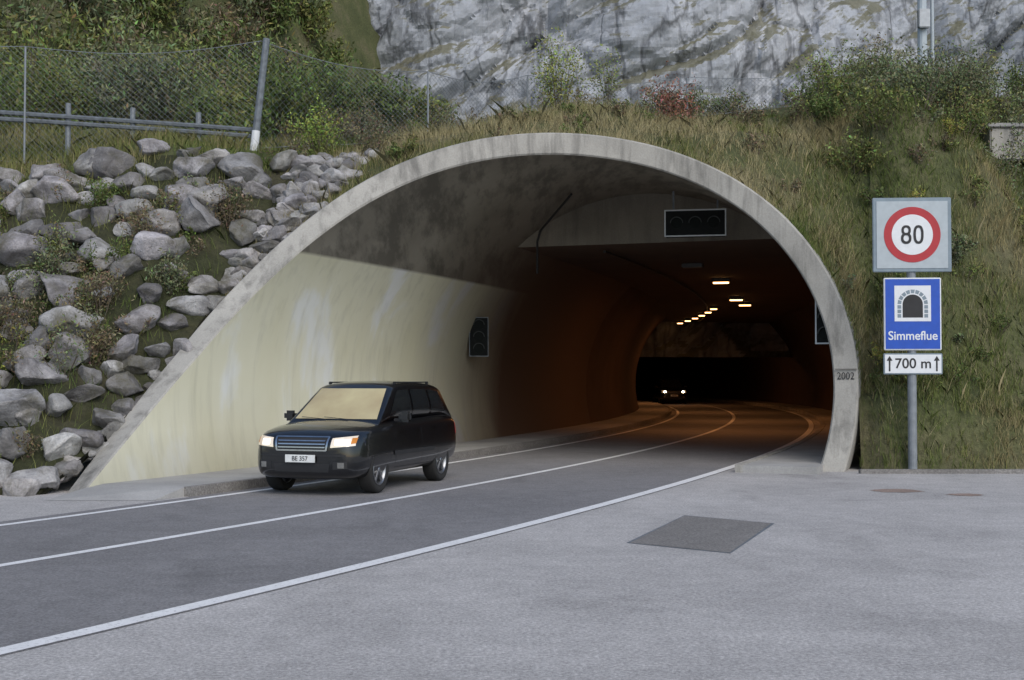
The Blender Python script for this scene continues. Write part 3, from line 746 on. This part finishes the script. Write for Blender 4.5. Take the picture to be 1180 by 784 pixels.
    for md_ in ('L','R'):
        decal('front_door_window',bvg,[(1.62,1.16),(2.60,1.16),(2.60,1.59),(2.13,1.575)],md_,M_gl)
        decal('rear_door_window',bvg,[(2.68,1.16),(3.46,1.17),(3.40,1.59),(2.68,1.595)],md_,M_gl)
        decal('quarter_window',bvg,[(3.55,1.18),(4.22,1.19),(4.02,1.55),(3.49,1.585)],md_,M_gl)
        for (x0,x1) in ((1.50,1.49),(2.64,2.64),(3.42,3.34)):
            decal('door_seam',bvh,[(x0-.005,.36),(x0+.005,.36),(x1+.005,1.05),(x1-.005,1.05)],md_,M_black,.002,1,8)
        decal('sill_seam',bvh,[(1.5,.355),(3.2,.355),(3.2,.365),(1.5,.365)],md_,M_black,.002,8,1)
        decal('side_moulding',bvh,[(1.42,.56),(3.18,.56),(3.18,.63),(1.42,.63)],md_,M_trim,.012,10,2)
        for x in (2.35,3.18): decal('door_handle',bvh,[(x,.93),(x+.2,.93),(x+.2,.965),(x,.965)],md_,M_car,.03,4,2)
        decal('tail_lamp',bvh,[(4.34,.80),(4.46,.80),(4.44,1.02),(4.36,1.02)],md_,M_red,.006,4,4)
    for s_ in (-1,1):
        decal('headlamp',bvh,[(s_*.48,.73),(s_*.825,.76),(s_*.82,.91),(s_*.50,.875)],'F',M_head,.006,12,8)
        decal('headlamp_core',bvh,[(s_*.55,.77),(s_*.68,.77),(s_*.68,.86),(s_*.55,.86)],'F',M_hotfar if far else M_hot,.014,6,6)
        decal('indicator',bvh,[(s_*.78,.79),(s_*.83,.80),(s_*.83,.88),(s_*.78,.88)],'F',M_amber,.016,3,3)
        decal('fog_lamp_recess',bvh,[(s_*.52,.40),(s_*.74,.42),(s_*.74,.53),(s_*.52,.52)],'F',M_trim,.004,5,4)
        decal('fog_lamp',bvh,[(s_*.60,.425),(s_*.70,.425),(s_*.70,.51),(s_*.60,.51)],'F',M_fog,.010,4,4)
        box('roof_rail',(3.0,s_*.585,1.708),(1.6,.03,.022),M_trim,e,.01)
        for x in (2.26,3.0,3.74): box('rail_foot',(x,s_*.585,1.69),(.09,.035,.04),M_trim,e,.01)
        box('door_mirror',(1.66,s_*1.03,1.16),(.13,.22,.17),M_car,e,.045); box('mirror_arm',(1.68,s_*.90,1.11),(.07,.14,.05),M_trim,e,.01)
    decal('grille',bvh,[(-.40,.70),(.40,.70),(.43,.885),(-.43,.885)],'F',M_trim,.005,12,6)
    for z in (.735,.785,.835): decal('grille_bar',bvh,[(-.39,z-.009),(.39,z-.009),(.40,z+.009),(-.40,z+.009)],'F',M_chrome,.018,12,2)
    decal('grille_surround',bvh,[(-.45,.885),(.45,.885),(.45,.905),(-.45,.905)],'F',M_chrome,.016,12,2)
    decal('grille_lower_surround',bvh,[(-.42,.678),(.42,.678),(.42,.70),(-.42,.70)],'F',M_chrome,.016,12,2)
    for s_ in (-1,1): decal('grille_side',bvh,[(s_*.40,.69),(s_*.43,.69),(s_*.46,.895),(s_*.43,.895)],'F',M_chrome,.017,2,6)
    decal('lower_intake',bvh,[(-.45,.36),(.45,.36),(.47,.49),(-.47,.49)],'F',M_trim,.005,12,4)
    decal('bumper_strip',bvh,[(-.72,.60),(.72,.60),(.72,.625),(-.72,.625)],'F',M_trim,.006,14,2)
    box('licence_plate',(-.045,-.0,.565),(.02,.50,.115),M_plate,e,.004)
    text('BE 357',.095,M_black,e,(-.058,0,.565),(math.pi/2,0,-math.pi/2))
    vs=[];fs=[]
    for s_ in (-.05,.35): tube(vs,fs,(1.16,s_-.2,1.125),(1.22,s_+.25,1.16),.007,.005,4)
    mesh_obj('wipers',vs,fs,M_trim,e)
    for xw in (.90,3.62):
        for s_ in (-1,1):
            w=empty('wheel',(xw,s_*.80,.365)); w.parent=e
            prof=[(.24,-.10),(.30,-.125),(.345,-.12),(.365,-.085),(.367,0),(.365,.085),(.345,.12),(.30,.125),(.24,.10)]
            lathe('tyre',prof,M_tyre,w)
            lathe('rim',[(.245,-.11),(.235,-.118),(.222,-.11),(.215,-.04),(.215,.04),(.222,.11),(.235,.118),(.245,.11)],M_alloy,w)
            disc('brake_disc',.20,M_trim,w,(0,0,0),.03)
            yo=s_*.09
            for k in range(5):
                a=2*math.pi*k/5+.3; box('spoke',(.115*math.cos(a),yo,.115*math.sin(a)),(.20,.03,.055),M_alloy,w,.008,(0,-a,0))
            lathe('hub',[(0.001,yo+s_*.025),(.045,yo+s_*.022),(.055,yo)],M_alloy,w,16)
    for ch in [o for o in bpy.data.objects if o.parent==e]: ch.location=ch.location+off
    return e
s_c,v_c=3.40,-1.68
cr_=build_car('suv_car',ax(s_c,v_c,.008),math.pi/2-head(s_c)+math.radians(4)); cr_.scale=(.94,1.0,1.0)
s_c=74; build_car('oncoming_car',ax(s_c,-1.5,.008),math.pi/2-head(s_c),True)
# ------------------------------------------------------------------ light, world, camera
w=bpy.data.worlds.new('World'); scene.world=w; w.use_nodes=True; nt=w.node_tree
sky=nt.nodes.new('ShaderNodeTexSky'); sky.sky_type='NISHITA'; sky.sun_disc=False
el=math.radians(42); az=math.radians(155)
sky.sun_elevation=el; sky.sun_rotation=az
nt.links.new(sky.outputs[0],nt.nodes['Background'].inputs[0]); nt.nodes['Background'].inputs[1].default_value=.15
d=Vector((math.sin(az)*math.cos(el),math.cos(az)*math.cos(el),math.sin(el)))
sl_=bpy.data.lights.new('sun','SUN'); sl_.energy=2.0; sl_.angle=math.radians(50); sl_.color=(1,.94,.85)
so=link(bpy.data.objects.new('sun',sl_)); so.rotation_euler=(-d).to_track_quat('-Z','Y').to_euler(); so.location=(0,-20,40)
cam=bpy.data.cameras.new('camera'); cam.lens=1500/1180*36; cam.sensor_width=36; cam.clip_end=2000; cam.clip_start=.1
co=link(bpy.data.objects.new('camera',cam)); co.location=(0,0,1.8); co.rotation_euler=(math.radians(90)+math.atan(43/1500),0,0)
scene.camera=co
scene.view_settings.view_transform='Standard'; scene.view_settings.look='None'; scene.view_settings.exposure=0
